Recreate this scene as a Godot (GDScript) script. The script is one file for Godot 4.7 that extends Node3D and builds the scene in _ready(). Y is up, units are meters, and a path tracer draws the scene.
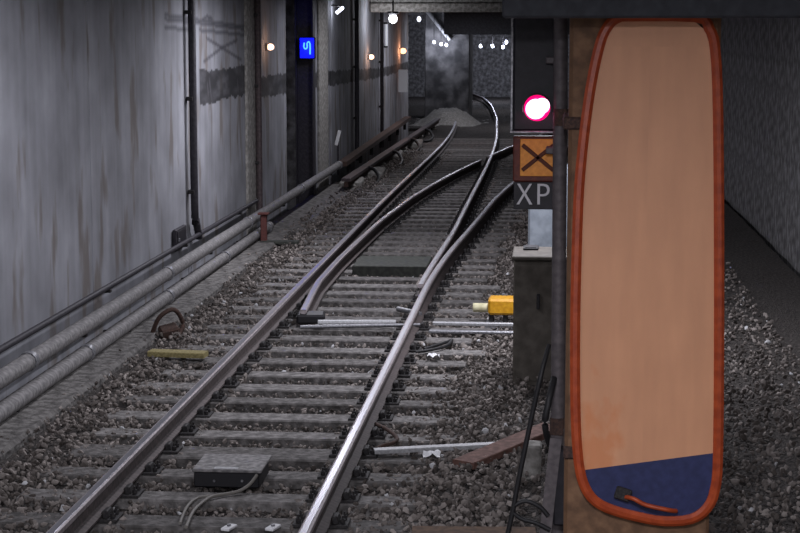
extends Node3D
# A metro tunnel seen from a platform end: turnout track, left tunnel wall, signal post, tall framed panel.
# World: rail tops at y = 0, the track runs along -z, the camera stands over the platform end at the origin.
const F := 1758.0                    # focal length in pixels of the 800 x 533 frame
const EYE := Vector3(0, 3.0, 0)
const WALL := -4.7                   # face of the left wall
var cam: Camera3D
var rng := RandomNumberGenerator.new()
var wall_uv := false
var face_uv := 0.0
var taken := {}
var M := {}

# ---------------------------------------------------------------- pixels to points
func ray(px: float, py: float) -> Vector3:
	return cam.basis * Vector3(px - 400.0, 266.5 - py, -F)
func at_d(px: float, py: float, d: float) -> Vector3:      # on the plane d metres down the track
	var r := ray(px, py)
	return EYE + r * (d / -r.z)
func at_x(px: float, py: float, x: float) -> Vector3:      # on a plane along the track (the wall)
	var r := ray(px, py)
	return EYE + r * (x / r.x)
func at_g(px: float, py: float, off: float) -> Vector3:    # on the ground, off metres from rail top level
	var r := ray(px, py)
	var p := EYE
	var level := off
	for k in 4:
		p = EYE + r * ((level - EYE.y) / r.y)
		level = off + grade(-p.z)
	return p
func bend(d: float) -> float:                              # the track eases to the left far away
	return 0.0 if d < 33.0 else -0.57 * pow((minf(d, 75.0) - 33.0) / 30.0, 2)
func grade(d: float) -> float:                             # and dips
	return -0.46 * smoothstep(30.0, 66.0, d)

# ---------------------------------------------------------------- mesh helpers
func mb() -> SurfaceTool:
	var st := SurfaceTool.new()
	st.begin(Mesh.PRIMITIVE_TRIANGLES)
	st.set_smooth_group(-1)
	return st
func vert(st: SurfaceTool, p: Vector3):
	if wall_uv:
		st.set_uv(Vector2((-p.z - 6.0) / 54.0, (3.8 - p.y) / 4.3))
	elif face_uv > 0.0:
		st.set_uv(Vector2(p.x / face_uv, -p.y / face_uv))
	st.add_vertex(p)
func tri(st, a: Vector3, b: Vector3, c: Vector3, mid: Vector3):   # wound so that it faces away from mid
	var n := (c - a).cross(b - a)
	if n.dot((a + b + c) / 3.0 - mid) < 0.0:
		var t := b; b = c; c = t
	vert(st, a); vert(st, b); vert(st, c)
func quad(st, a, b, c, d, mid):
	tri(st, a, b, c, mid); tri(st, a, c, d, mid)
func box(st, c: Vector3, s: Vector3, bs := Basis.IDENTITY, bev := 0.006):
	var h := s * 0.5
	bev = minf(bev, minf(h.x, minf(h.y, h.z)) * 0.45)
	var P := func(ax: int, sx: float, sy: float, sz: float) -> Vector3:
		var v := Vector3(sx * (h.x - (0.0 if ax == 0 else bev)), sy * (h.y - (0.0 if ax == 1 else bev)), sz * (h.z - (0.0 if ax == 2 else bev)))
		return c + bs * v
	for g in [-1.0, 1.0]:
		quad(st, P.call(0, g, -1, -1), P.call(0, g, 1, -1), P.call(0, g, 1, 1), P.call(0, g, -1, 1), c)
		quad(st, P.call(1, -1, g, -1), P.call(1, 1, g, -1), P.call(1, 1, g, 1), P.call(1, -1, g, 1), c)
		quad(st, P.call(2, -1, -1, g), P.call(2, 1, -1, g), P.call(2, 1, 1, g), P.call(2, -1, 1, g), c)
		for k in [-1.0, 1.0]:
			quad(st, P.call(0, g, k, -1), P.call(0, g, k, 1), P.call(1, g, k, 1), P.call(1, g, k, -1), c)
			quad(st, P.call(0, g, -1, k), P.call(0, g, 1, k), P.call(2, g, 1, k), P.call(2, g, -1, k), c)
			quad(st, P.call(1, -1, g, k), P.call(1, 1, g, k), P.call(2, 1, g, k), P.call(2, -1, g, k), c)
			for j in [-1.0, 1.0]:
				tri(st, P.call(0, g, k, j), P.call(1, g, k, j), P.call(2, g, k, j), c)
func box2(st, a: Vector3, b: Vector3, bev := 0.006):       # from corner to corner
	box(st, (a + b) * 0.5, (b - a).abs(), Basis.IDENTITY, bev)
func smooth_path(pts: Array, n := 6) -> Array:
	var out := []
	for i in pts.size() - 1:
		var p0: Vector3 = pts[maxi(i - 1, 0)]
		var p1: Vector3 = pts[i]
		var p2: Vector3 = pts[i + 1]
		var p3: Vector3 = pts[mini(i + 2, pts.size() - 1)]
		for k in n:
			out.append(p1.cubic_interpolate(p2, p0, p3, float(k) / n))
	out.append(pts[-1])
	return out
func sweep(st, path: Array, prof: Array, closed := false, smooth := false, up := Vector3.UP):
	var rings := []
	var n := path.size()
	for i in n:
		var a: Vector3 = path[(i - 1 + n) % n] if closed else path[maxi(i - 1, 0)]
		var b: Vector3 = path[(i + 1) % n] if closed else path[mini(i + 1, n - 1)]
		var t := (b - a).normalized()
		var u := up
		if absf(t.dot(u)) > 0.95:
			u = Vector3.BACK if absf(t.z) < 0.9 else Vector3.RIGHT
		var side := t.cross(u).normalized()
		u = side.cross(t)
		var ring := []
		for p in prof:
			ring.append(path[i] + side * p.x + u * p.y)
		rings.append(ring)
	st.set_smooth_group(1 if smooth else -1)
	for i in (n if closed else n - 1):
		var r0: Array = rings[i]
		var r1: Array = rings[(i + 1) % n]
		for k in prof.size():
			var k2 := (k + 1) % prof.size()
			# profile runs counter-clockwise seen along the path's back: outside faces outwards
			vert(st, r0[k]); vert(st, r0[k2]); vert(st, r1[k2])
			vert(st, r0[k]); vert(st, r1[k2]); vert(st, r1[k])
	st.set_smooth_group(-1)
	if not closed:
		for e in [0, n - 1]:
			var r: Array = rings[e]
			var poly := PackedVector2Array()
			for p in prof: poly.append(p)
			var ids := Geometry2D.triangulate_polygon(poly)
			var inside: Vector3 = path[1] if e == 0 else path[n - 2]
			for k in range(0, ids.size(), 3):
				tri(st, r[ids[k]], r[ids[k + 1]], r[ids[k + 2]], inside)
func circle(r: float, n := 10) -> Array:
	var o := []
	for k in n:
		o.append(Vector2(cos(TAU * k / n), sin(TAU * k / n)) * r)
	return o
func tube(st, path: Array, r: float, n := 10, closed := false):
	sweep(st, path, circle(r, n), closed, true)
func lathe(st, base: Vector3, axis: Vector3, prof: Array, n := 20):   # prof: Vector2(radius, along)
	var s := axis.cross(Vector3.UP if absf(axis.y) < 0.9 else Vector3.RIGHT).normalized()
	var u := s.cross(axis)
	var sum := 0.0
	for p in prof: sum += p.y
	var mid := base + axis * (sum / prof.size())
	st.set_smooth_group(-1)
	for i in prof.size() - 1:
		for k in n:
			var a0 := TAU * k / n
			var a1 := TAU * (k + 1) / n
			var d0 := s * cos(a0) + u * sin(a0)
			var d1 := s * cos(a1) + u * sin(a1)
			var p: Vector2 = prof[i]
			var q: Vector2 = prof[i + 1]
			var A := base + axis * p.y + d0 * p.x
			var B := base + axis * p.y + d1 * p.x
			var C := base + axis * q.y + d1 * q.x
			var D := base + axis * q.y + d0 * q.x
			if p.x > 0.0001: tri(st, A, B, C, mid)
			if q.x > 0.0001: tri(st, A, C, D, mid)
func plate(st, outline: Array, depth: Vector3):            # outline of coplanar points, pushed along depth
	var poly := PackedVector2Array()
	for p in outline: poly.append(Vector2(p.x, p.y))
	var ids := Geometry2D.triangulate_polygon(poly)
	var sum := Vector3.ZERO
	for p in outline: sum += p
	var mid: Vector3 = sum / outline.size() + depth * 0.5
	for k in range(0, ids.size(), 3):
		tri(st, outline[ids[k]], outline[ids[k + 1]], outline[ids[k + 2]], mid)
		tri(st, outline[ids[k]] + depth, outline[ids[k + 1]] + depth, outline[ids[k + 2]] + depth, mid)
	for i in outline.size():
		var a: Vector3 = outline[i]
		var b: Vector3 = outline[(i + 1) % outline.size()]
		quad(st, a, b, b + depth, a + depth, mid)
func numbered(called: String) -> String:
	var n: int = taken.get(called, -1) + 1
	taken[called] = n
	return called if n == 0 else "%s_%03d" % [called, n]
func build(st: SurfaceTool, called: String, m: Material, parent: Node = null) -> MeshInstance3D:
	st.generate_normals()
	var o := MeshInstance3D.new()
	o.mesh = st.commit()
	o.mesh.surface_set_material(0, m)
	o.name = called if parent else numbered(called)
	(parent if parent else self).add_child(o, true)
	return o
func inst(mesh: Mesh, called: String, parent: Node, t: Transform3D) -> MeshInstance3D:
	var o := MeshInstance3D.new()
	o.mesh = mesh; o.name = called; o.transform = t
	parent.add_child(o, true)
	return o
func base(called: String, label: String, category: String, group := "", kind := "") -> Node3D:
	var o := Node3D.new()
	o.name = numbered(called)
	add_child(o)
	return tag(o, label, category, group, kind)
func tag(o, label: String, category := "", group := "", kind := ""):
	if label: o.set_meta("label", label)
	if category: o.set_meta("category", category)
	if group: o.set_meta("group", group)
	if kind: o.set_meta("kind", kind)
	return o

# ---------------------------------------------------------------- materials
func noise_img(c0: Color, c1: Color, freq: float, size := 256, seed_ := 1, sy := 1.0, pw := 1.0) -> ImageTexture:
	var n := FastNoiseLite.new()
	n.seed = seed_
	n.frequency = freq
	n.fractal_octaves = 5
	var g := n.get_seamless_image(size, size)
	var im := Image.create(size, size, true, Image.FORMAT_RGB8)
	for y in size:
		for x in size:
			var v := g.get_pixel(x, int(y * sy) % size).r
			im.set_pixel(x, y, c0.lerp(c1, clampf(pow(clampf((v - 0.2) / 0.6, 0, 1), pw), 0, 1)))
	im.generate_mipmaps()
	return ImageTexture.create_from_image(im)
func mat(c: Color, rough := 0.8, metal := 0.0) -> StandardMaterial3D:
	var m := StandardMaterial3D.new()
	m.albedo_color = c; m.roughness = rough; m.metallic = metal
	return m
func nmat(c0: Color, c1: Color, freq := 0.02, scale := 1.0, rough := 0.85, metal := 0.0, seed_ := 1, bump := 0.0) -> StandardMaterial3D:
	var m := mat(Color.WHITE, rough, metal)
	m.albedo_texture = noise_img(c0, c1, freq, 256, seed_)
	m.uv1_triplanar = true
	m.uv1_world_triplanar = true
	m.uv1_scale = Vector3.ONE * scale
	if bump > 0.0:
		m.heightmap_enabled = true
		m.heightmap_scale = bump
		m.heightmap_texture = noise_img(Color.BLACK, Color.WHITE, freq * 2.0, 256, seed_ + 50)
	return m
func c8(r: float, g: float, b: float) -> Color:
	return Color(r / 255.0, g / 255.0, b / 255.0)
func glow(c: Color, e: float) -> StandardMaterial3D:
	var m := mat(c, 0.4)
	m.emission_enabled = true; m.emission = c; m.emission_energy_multiplier = e
	return m
func wall_picture() -> ImageTexture:
	# concrete with streaks, plus the dark painted band and the scrawls, in wall metres (d along, y up)
	var W := 2048
	var H := 192
	var im := Image.create(W, H, true, Image.FORMAT_RGB8)
	var n := FastNoiseLite.new(); n.seed = 4; n.frequency = 0.9; n.fractal_octaves = 5
	var s := FastNoiseLite.new(); s.seed = 9; s.frequency = 1.0; s.fractal_octaves = 4
	for x in W:
		var d := 6.0 + 54.0 * x / W
		for y in H:
			var h := 3.8 - 4.3 * y / H
			var v := 0.5 + 0.55 * n.get_noise_2d(d, h)
			var k := 0.5 + 0.6 * s.get_noise_2d(d * 3.4, h * 0.22)
			var t := clampf(0.68 * v + 0.32 * k, 0.0, 1.0)
			var c := c8(104, 104, 108).lerp(c8(172, 173, 180), t)
			# patches of rusty water marks
			var r := n.get_noise_2d(d * 1.9 + 40.0, h * 0.5)
			if r > 0.18: c = c.lerp(c8(96, 86, 78), clampf((r - 0.18) * 2.4, 0, 0.6))
			# dark painted band with a ragged edge
			var rag := 0.06 * n.get_noise_2d(d * 2.0, h * 4.0)
			var top := 2.44 if d < 27.2 else lerpf(2.27, 1.93, clampf((d - 27.0) / 21.0, 0, 1))
			var low := 2.0 if d < 27.2 else lerpf(1.92, 1.68, clampf((d - 27.0) / 21.0, 0, 1))
			if d > 23.2 and h < top + rag and h > low + rag:
				c = c.lerp(c8(46, 45, 48), clampf(0.86 + 0.5 * n.get_noise_2d(d * 1.1, h * 4.0), 0.5, 0.97))
			im.set_pixel(x, y, c)
	var dab := func(a: Vector2, b: Vector2, w: float, col: Color, o: float):   # stroke in (d, y)
		var L := (b - a).length()
		for i in int(L / 0.015) + 1:
			var p := a.lerp(b, i * 0.015 / maxf(L, 0.015))
			for yy in range(-6, 7):
				for xx in range(-5, 6):
					var q := Vector2(xx * 54.0 / W, yy * 4.3 / H)
					if q.length() < w:
						var X := int((p.x + q.x - 6.0) / 54.0 * W)
						var Y := int((3.8 - p.y - q.y) / 4.3 * H)
						if X >= 0 and X < W and Y >= 0 and Y < H:
							im.set_pixel(X, Y, im.get_pixel(X, Y).lerp(col, o))
	var wp := func(px: float, py: float) -> Vector2:
		var p := at_x(px, py, WALL)
		return Vector2(-p.z, p.y)
	var ink := c8(62, 60, 66)
	for l in [[[207, 38], [242, 60]], [[222, 48], [204, 62]], [[222, 48], [238, 40]], [[203, 20], [207, 17]], [[207, 16], [213, 19]]]:
		dab.call(wp.call(l[0][0], l[0][1]), wp.call(l[1][0], l[1][1]), 0.03, ink, 0.16)
	for l in [[[166, 15], [246, 27]], [[166, 19], [246, 29]], [[200, 30], [246, 35]], [[166, 27], [190, 30]]]:
		dab.call(wp.call(l[0][0], l[0][1]), wp.call(l[1][0], l[1][1]), 0.03, c8(78, 78, 84), 0.22)
	# pale scrawl letters inside the band
	for l in [[[210, 79], [212, 98]], [[208, 84], [209, 94]], [[223, 80], [229, 78]], [[224, 92], [230, 91]], [[226, 85], [228, 85]], [[238, 80], [239, 92]]]:
		dab.call(wp.call(l[0][0], l[0][1]), wp.call(l[1][0], l[1][1]), 0.05, c8(112, 110, 116), 0.1)
	im.generate_mipmaps()
	return ImageTexture.create_from_image(im)
func face_picture() -> ImageTexture:
	# beige with faint vertical streaks and an orange-brown patch low on the left
	var S := 512
	var im := Image.create(S, S, true, Image.FORMAT_RGB8)
	var n := FastNoiseLite.new(); n.seed = 21; n.frequency = 1.3; n.fractal_octaves = 5
	for y in S:
		for x in S:
			var X := 3.2 * x / S          # metres, wraps every 3.2 m
			var Y := -3.2 * y / S + 3.2
			var k := 0.5 + 0.5 * n.get_noise_2d(X * 5.0, Y * 0.7) + 0.25 * n.get_noise_2d(X * 2.0, Y * 2.0)
			var c := c8(202, 145, 108).lerp(c8(220, 160, 120), clampf(k, 0, 1))
			var st := 1.0 - Vector2((X - 2.93) / 0.17, (Y - 0.9) / 0.4).length() + 0.9 * n.get_noise_2d(X * 6.0, Y * 4.0)
			if st > 0.0: c = c.lerp(c8(208, 128, 80), clampf(st * 0.9, 0, 0.6))
			im.set_pixel(x, y, c)
	im.generate_mipmaps()
	return ImageTexture.create_from_image(im)
func make_materials():
	M.wall = mat(Color.WHITE, 0.9)
	M.wall.albedo_texture = wall_picture()
	M.concrete = nmat(c8(92, 90, 90), c8(150, 149, 150), 0.02, 0.7, 0.92, 0.0, 3, 0.8)
	M.pale_concrete = nmat(c8(120, 117, 112), c8(168, 165, 160), 0.03, 1.1, 0.92, 0.0, 6, 0.6)
	M.ledge = nmat(c8(74, 71, 69), c8(124, 121, 118), 0.03, 0.9, 0.92, 0.0, 72, 1.0)
	M.pier = nmat(c8(70, 69, 70), c8(128, 126, 126), 0.012, 0.35, 0.92, 0.0, 8, 0.8)
	M.ground = nmat(c8(54, 49, 46), c8(90, 84, 80), 0.04, 1.6, 0.95, 0.0, 7, 2.5)
	M.wood = []
	for k in 4:
		M.wood.append(nmat(c8(66 + 7 * k, 63 + 7 * k, 61 + 7 * k), c8(112 + 8 * k, 108 + 8 * k, 106 + 8 * k), 0.03, 1.2, 0.85, 0.0, 30 + k, 0.6))
	M.dark_wood = nmat(c8(44, 46, 42), c8(66, 68, 62), 0.03, 1.4, 0.8, 0.0, 40)
	M.board = nmat(c8(88, 60, 52), c8(130, 98, 88), 0.03, 1.8, 0.85, 0.0, 41)
	M.baulk = nmat(c8(78, 58, 44), c8(110, 84, 62), 0.03, 1.8, 0.85, 0.0, 42)
	M.rail = nmat(c8(138, 130, 130), c8(186, 176, 178), 0.03, 2.0, 0.5, 0.15, 43)
	M.rail_web = nmat(c8(64, 57, 56), c8(98, 88, 86), 0.03, 2.0, 0.75, 0.05, 71)  # dark brown web and foot, the shadow below the head put into the colour
	M.rail_top = mat(c8(150, 149, 156), 0.34, 0.85)
	M.chair = nmat(c8(34, 33, 36), c8(62, 58, 56), 0.05, 4.0, 0.7, 0.3, 44)
	M.steel = nmat(c8(110, 110, 114), c8(160, 160, 164), 0.04, 3.0, 0.45, 0.5, 45)
	M.pale_metal = nmat(c8(150, 150, 152), c8(190, 190, 192), 0.04, 3.0, 0.5, 0.2, 46)
	M.rust = nmat(c8(56, 44, 40), c8(92, 68, 58), 0.05, 3.0, 0.85, 0.1, 47)
	M.red_post = nmat(c8(78, 44, 40), c8(104, 58, 52), 0.05, 3.0, 0.7, 0.0, 48)
	M.pipe = nmat(c8(96, 94, 94), c8(146, 143, 142), 0.03, 2.0, 0.7, 0.1, 49)
	M.dark_pipe = nmat(c8(38, 36, 42), c8(58, 54, 60), 0.03, 2.0, 0.6, 0.1, 51)
	M.brown_pipe = nmat(c8(64, 54, 56), c8(92, 80, 80), 0.03, 2.0, 0.7, 0.1, 52)
	M.black = mat(c8(24, 23, 27), 0.6)
	M.signal_black = nmat(c8(22, 20, 26), c8(34, 30, 38), 0.03, 2.0, 0.6, 0.0, 53)
	M.pole = nmat(c8(84, 78, 80), c8(106, 99, 100), 0.03, 2.0, 0.6, 0.2, 54)
	M.cable = mat(c8(30, 29, 31), 0.6)
	M.pale_cable = mat(c8(120, 116, 110), 0.6)
	M.cabinet = nmat(c8(74, 68, 61), c8(96, 90, 82), 0.02, 1.2, 0.7, 0.1, 55)
	M.grey_cabinet = nmat(c8(116, 123, 131), c8(140, 147, 155), 0.02, 1.0, 0.6, 0.0, 57)
	M.yellow = nmat(c8(214, 150, 20), c8(236, 176, 36), 0.03, 2.0, 0.5, 0.0, 58)
	M.cream = nmat(c8(196, 190, 150), c8(222, 216, 180), 0.03, 2.0, 0.6, 0.0, 59)
	M.yellow_board = nmat(c8(120, 110, 72), c8(164, 152, 104), 0.04, 3.0, 0.8, 0.0, 60)
	M.housing = nmat(c8(92, 66, 46), c8(126, 94, 68), 0.02, 1.6, 0.75, 0.0, 61)
	M.rim = nmat(c8(150, 58, 26), c8(178, 76, 36), 0.03, 1.6, 0.45, 0.0, 62)
	M.face = mat(Color.WHITE, 0.55)
	M.face.albedo_texture = face_picture()
	M.face.texture_repeat = true
	M.blue_band = nmat(c8(34, 40, 78), c8(44, 50, 92), 0.03, 2.0, 0.5, 0.0, 63)
	M.beam = nmat(c8(42, 44, 50), c8(56, 58, 64), 0.03, 1.4, 0.75, 0.0, 64)
	M.orange_sign = nmat(c8(222, 136, 34), c8(238, 154, 46), 0.03, 3.0, 0.5, 0.0, 65)
	M.sign_frame = nmat(c8(84, 34, 24), c8(104, 44, 30), 0.03, 3.0, 0.6, 0.0, 66)
	M.sign_mark = mat(c8(84, 38, 18), 0.7)
	M.white_paint = mat(c8(206, 204, 208), 0.6)
	M.litter = mat(c8(226, 226, 228), 0.7)
	M.tile = nmat(c8(176, 160, 140), c8(196, 180, 160), 0.02, 1.0, 0.6, 0.0, 67)

# ---------------------------------------------------------------- lamps
func tube_lamp(at: Vector3, energy: float, col: Color, label: String, group: String, length := 1.2):
	var o := base("fluorescent_lamp", label, "lamp", group)
	o.position = at
	var st := mb(); box(st, Vector3(0, 0.05, 0), Vector3(0.16, 0.06, length + 0.08), Basis.IDENTITY, 0.01); build(st, "housing", M.pale_metal, o)
	st = mb(); box(st, Vector3(0, 0.088, 0), Vector3(0.05, 0.03, 0.3)); build(st, "mount", M.pale_metal, o)
	st = mb(); tube(st, [Vector3(0, 0, -length / 2), Vector3(0, 0, length / 2)], 0.019, 10); build(st, "lamp_tube", glow(col, 3.0), o)
	var a := AreaLight3D.new()
	a.name = "light"
	a.area_size = Vector2(0.16, length)
	a.light_color = col; a.light_energy = energy
	a.shadow_enabled = true; a.area_range = 60.0
	a.rotation_degrees = Vector3(-90, 0, 0)
	a.position = Vector3(0, -0.04, 0)
	o.add_child(a)
func bulb_lamp(at: Vector3, r: float, col: Color, bright: float, energy: float, label: String, group := "", out := Vector3.RIGHT, hung := false):
	var o := base("bulkhead_lamp", label, "lamp", group)
	o.position = at
	var st := mb(); lathe(st, -out * 0.16, out, [Vector2(0, 0), Vector2(r * 1.25, 0), Vector2(r * 1.25, 0.05), Vector2(r * 0.7, 0.09), Vector2(0, 0.09)], 14); build(st, "holder", M.chair, o)
	st = mb(); lathe(st, -out * 0.07, out, [Vector2(0, 0), Vector2(r * 0.75, 0.005), Vector2(r, r * 0.7), Vector2(r * 0.85, r * 1.4), Vector2(r * 0.4, r * 1.8), Vector2(0, r * 1.9)], 14)
	build(st, "lamp_bulb", glow(col, bright), o)
	if hung:
		st = mb(); tube(st, [-out * 0.15, Vector3(0, 3.7 - at.y, 0)], 0.02, 8); build(st, "stem", M.chair, o)
	var l := OmniLight3D.new()
	l.name = "light"
	l.light_color = col; l.light_energy = energy; l.light_size = r * 0.8; l.omni_range = 60.0; l.omni_attenuation = 2.0; l.shadow_enabled = true
	l.position = -out * 0.07 + out * r * 0.9
	o.add_child(l)

# ---------------------------------------------------------------- track
func rail_foot() -> Array:
	# counter-clockwise, origin at the middle of the running surface
	return [Vector2(-0.07, -0.165), Vector2(0.07, -0.165), Vector2(0.07, -0.15), Vector2(0.014, -0.128), Vector2(0.01, -0.045),
		Vector2(-0.01, -0.045), Vector2(-0.014, -0.128), Vector2(-0.07, -0.15)]
func rail_head() -> Array:
	return [Vector2(-0.012, -0.05), Vector2(0.012, -0.05), Vector2(0.036, -0.038), Vector2(0.036, -0.008), Vector2(0.026, -0.0015),
		Vector2(-0.026, -0.0015), Vector2(-0.036, -0.008), Vector2(-0.036, -0.038)]
func table(t: Array, d: float) -> float:
	if d <= t[0][0]: return t[0][1]
	for i in t.size() - 1:
		if d <= t[i + 1][0]:
			return lerpf(t[i][1], t[i + 1][1], (d - t[i][0]) / (t[i + 1][0] - t[i][0]))
	return t[-1][1]
var DIV := [[18.5, -2.66], [20.6, -2.79], [22.8, -2.80], [24.9, -2.765], [27.4, -2.71], [31.0, -2.55], [34.4, -2.33], [37.7, -2.08], [43.0, -1.65], [48.4, -1.22], [55.0, -0.6], [64.0, 0.4]]
func left_rail(d: float) -> float: return -2.98 + bend(d)
func right_rail(d: float) -> float: return -1.47 + bend(d)
func div_left(d: float) -> float: return table(DIV, d)
func div_right(d: float) -> float:
	if d < 20.0: return -1.47
	return maxf(-1.47, lerpf(-1.47, div_left(d) + 1.51, smoothstep(20.0, 28.0, d)))
func add_rail(track: Node3D, pts: Array):
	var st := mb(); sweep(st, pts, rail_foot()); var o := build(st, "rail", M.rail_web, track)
	st = mb(); sweep(st, pts, rail_head()); build(st, "rail_head", M.rail, o)
	st = mb(); sweep(st, pts, [Vector2(-0.024, -0.003), Vector2(0.024, -0.003), Vector2(0.02, 0.0008), Vector2(-0.02, 0.0008)])
	tag(build(st, "running_surface", M.rail_top, o), "polished shining top of the rail")
func rail_line(f: Callable, d0: float, d1: float) -> Array:
	var o := []
	var d := d0
	while d < d1:
		o.append(Vector3(f.call(d), grade(d), -d))
		d += 0.75
	o.append(Vector3(f.call(d1), grade(d1), -d1))
	return smooth_path(o, 1)
func make_track():
	var track := base("railway_track", "grey steel turnout track on timber sleepers along the tunnel floor", "railway track")
	add_rail(track, rail_line(left_rail, 5.0, 66.0))
	add_rail(track, rail_line(div_right, 5.0, 64.0))
	# switch rail of the straight road: starts against the right stock rail, later bends away to the left behind the pier
	var sw := rail_line(func(d): return right_rail(d) - 0.078 * (1.0 - smoothstep(20.5, 27.0, d)), 20.5, 62.0)
	for p in [[497, 117], [491, 104], [483, 97], [470, 92]]:
		sw.append(at_g(p[0], p[1], 0))
	add_rail(track, sw)
	add_rail(track, rail_line(div_left, 18.5, 42.0))
	add_rail(track, rail_line(div_left, 43.6, 64.0))
	# sleepers: three mesh variants per tone
	var kinds := []
	for k in 4:
		var st := mb(); box(st, Vector3.ZERO, Vector3(1, 0.15, 0.25), Basis.IDENTITY, 0.012)
		st.generate_normals(); var m := st.commit(); m.surface_set_material(0, M.wood[k]); kinds.append(m)
	var dark := mb(); box(dark, Vector3.ZERO, Vector3(1, 0.15, 0.25), Basis.IDENTITY, 0.012)
	dark.generate_normals(); var dm := dark.commit(); dm.surface_set_material(0, M.dark_wood)
	var cs := mb()
	box(cs, Vector3(0, 0, 0), Vector3(0.36, 0.022, 0.2), Basis.IDENTITY, 0.004)
	for s in [-1, 1]:
		box(cs, Vector3(s * 0.095, 0.03, 0), Vector3(0.045, 0.055, 0.12), Basis(Vector3.BACK, s * 0.3), 0.008)
		for z in [-0.05, 0.05]:
			lathe(cs, Vector3(s * 0.145, 0.01, z), Vector3.UP, [Vector2(0.018, 0), Vector2(0.018, 0.03), Vector2(0.008, 0.034), Vector2(0.008, 0.055), Vector2(0, 0.055)], 6)
	cs.generate_normals(); var cm := cs.commit(); cm.surface_set_material(0, M.chair)
	var d := 7.2
	var i := 0
	while d < 58.0:
		var wide := 1.0 + (0.5 if i in [9] else 0.0)
		var l := -3.72 + rng.randf_range(-0.12, 0.12) + bend(d)
		var r := maxf(-0.72, div_right(d) + 0.55) + rng.randf_range(-0.14, 0.1)
		var y := -0.262 + rng.randf_range(-0.006, 0.004) + grade(d)
		var is_dark := false
		var zz := 1.9 if is_dark else wide * rng.randf_range(0.92, 1.1)
		if is_dark:
			l = -2.62; r = -1.62; y += 0.02
		inst(dm if is_dark else kinds[rng.randi() % 4], "sleeper", track, Transform3D(Basis(Vector3.UP, rng.randf_range(-0.008, 0.008)) * Basis.from_scale(Vector3(r - l, 1, zz)), Vector3((l + r) / 2, y, -d)))
		var spots := [left_rail(d), div_right(d)]
		if d > 27.0: spots.append(right_rail(d))
		if d > 27.0 and d < 42.0: spots.append(div_left(d))
		if d < 46.0 and not is_dark:
			for x in spots:
				inst(cm, "rail_chair", track, Transform3D(Basis.IDENTITY, Vector3(x, -0.178 + grade(d), -d)))
		d += rng.randf_range(0.6, 0.66) if not is_dark else 0.7
		i += 1
	var cv := mb(); box2(cv, Vector3(-2.62, -0.32, -22.75), Vector3(-1.63, -0.09, -23.75), 0.012); tag(build(cv, "cover_plate", M.dark_wood, track), "dark greenish cover plate between the rails")
	# slide chairs and the flared toe block of the switch rail
	var tb := mb(); box(tb, at_g(311, 322, -0.15) + Vector3(0, 0.05, 0), Vector3(0.30, 0.1, 0.3), Basis(Vector3.UP, 0.1), 0.02); build(tb, "toe_block", M.black, track)
	for s in [[318, 323, 396, 323, 0.035, M.pale_metal], [300, 327, 420, 325, 0.02, M.steel], [398, 309, 420, 314, 0.03, M.steel]]:
		var a := at_g(s[0], s[1], -0.12)
		var b := at_g(s[2], s[3], -0.12)
		var st := mb(); tube(st, [a, b], s[4], 8); build(st, "stretcher_bar", s[5], track)
	# rod from the rails to the point motor and the flat bar further back
	var pr := mb()
	box(pr, (at_g(434, 326, -0.1) + at_g(512, 322, -0.1)) / 2, Vector3(0.86, 0.035, 0.07)); build(pr, "point_rod", M.pale_metal, track)
	pr = mb()
	box(pr, (at_g(432, 333, -0.14) + at_g(512, 331, -0.14)) / 2, Vector3(0.9, 0.03, 0.08)); build(pr, "point_rod", M.steel, track)

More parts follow.
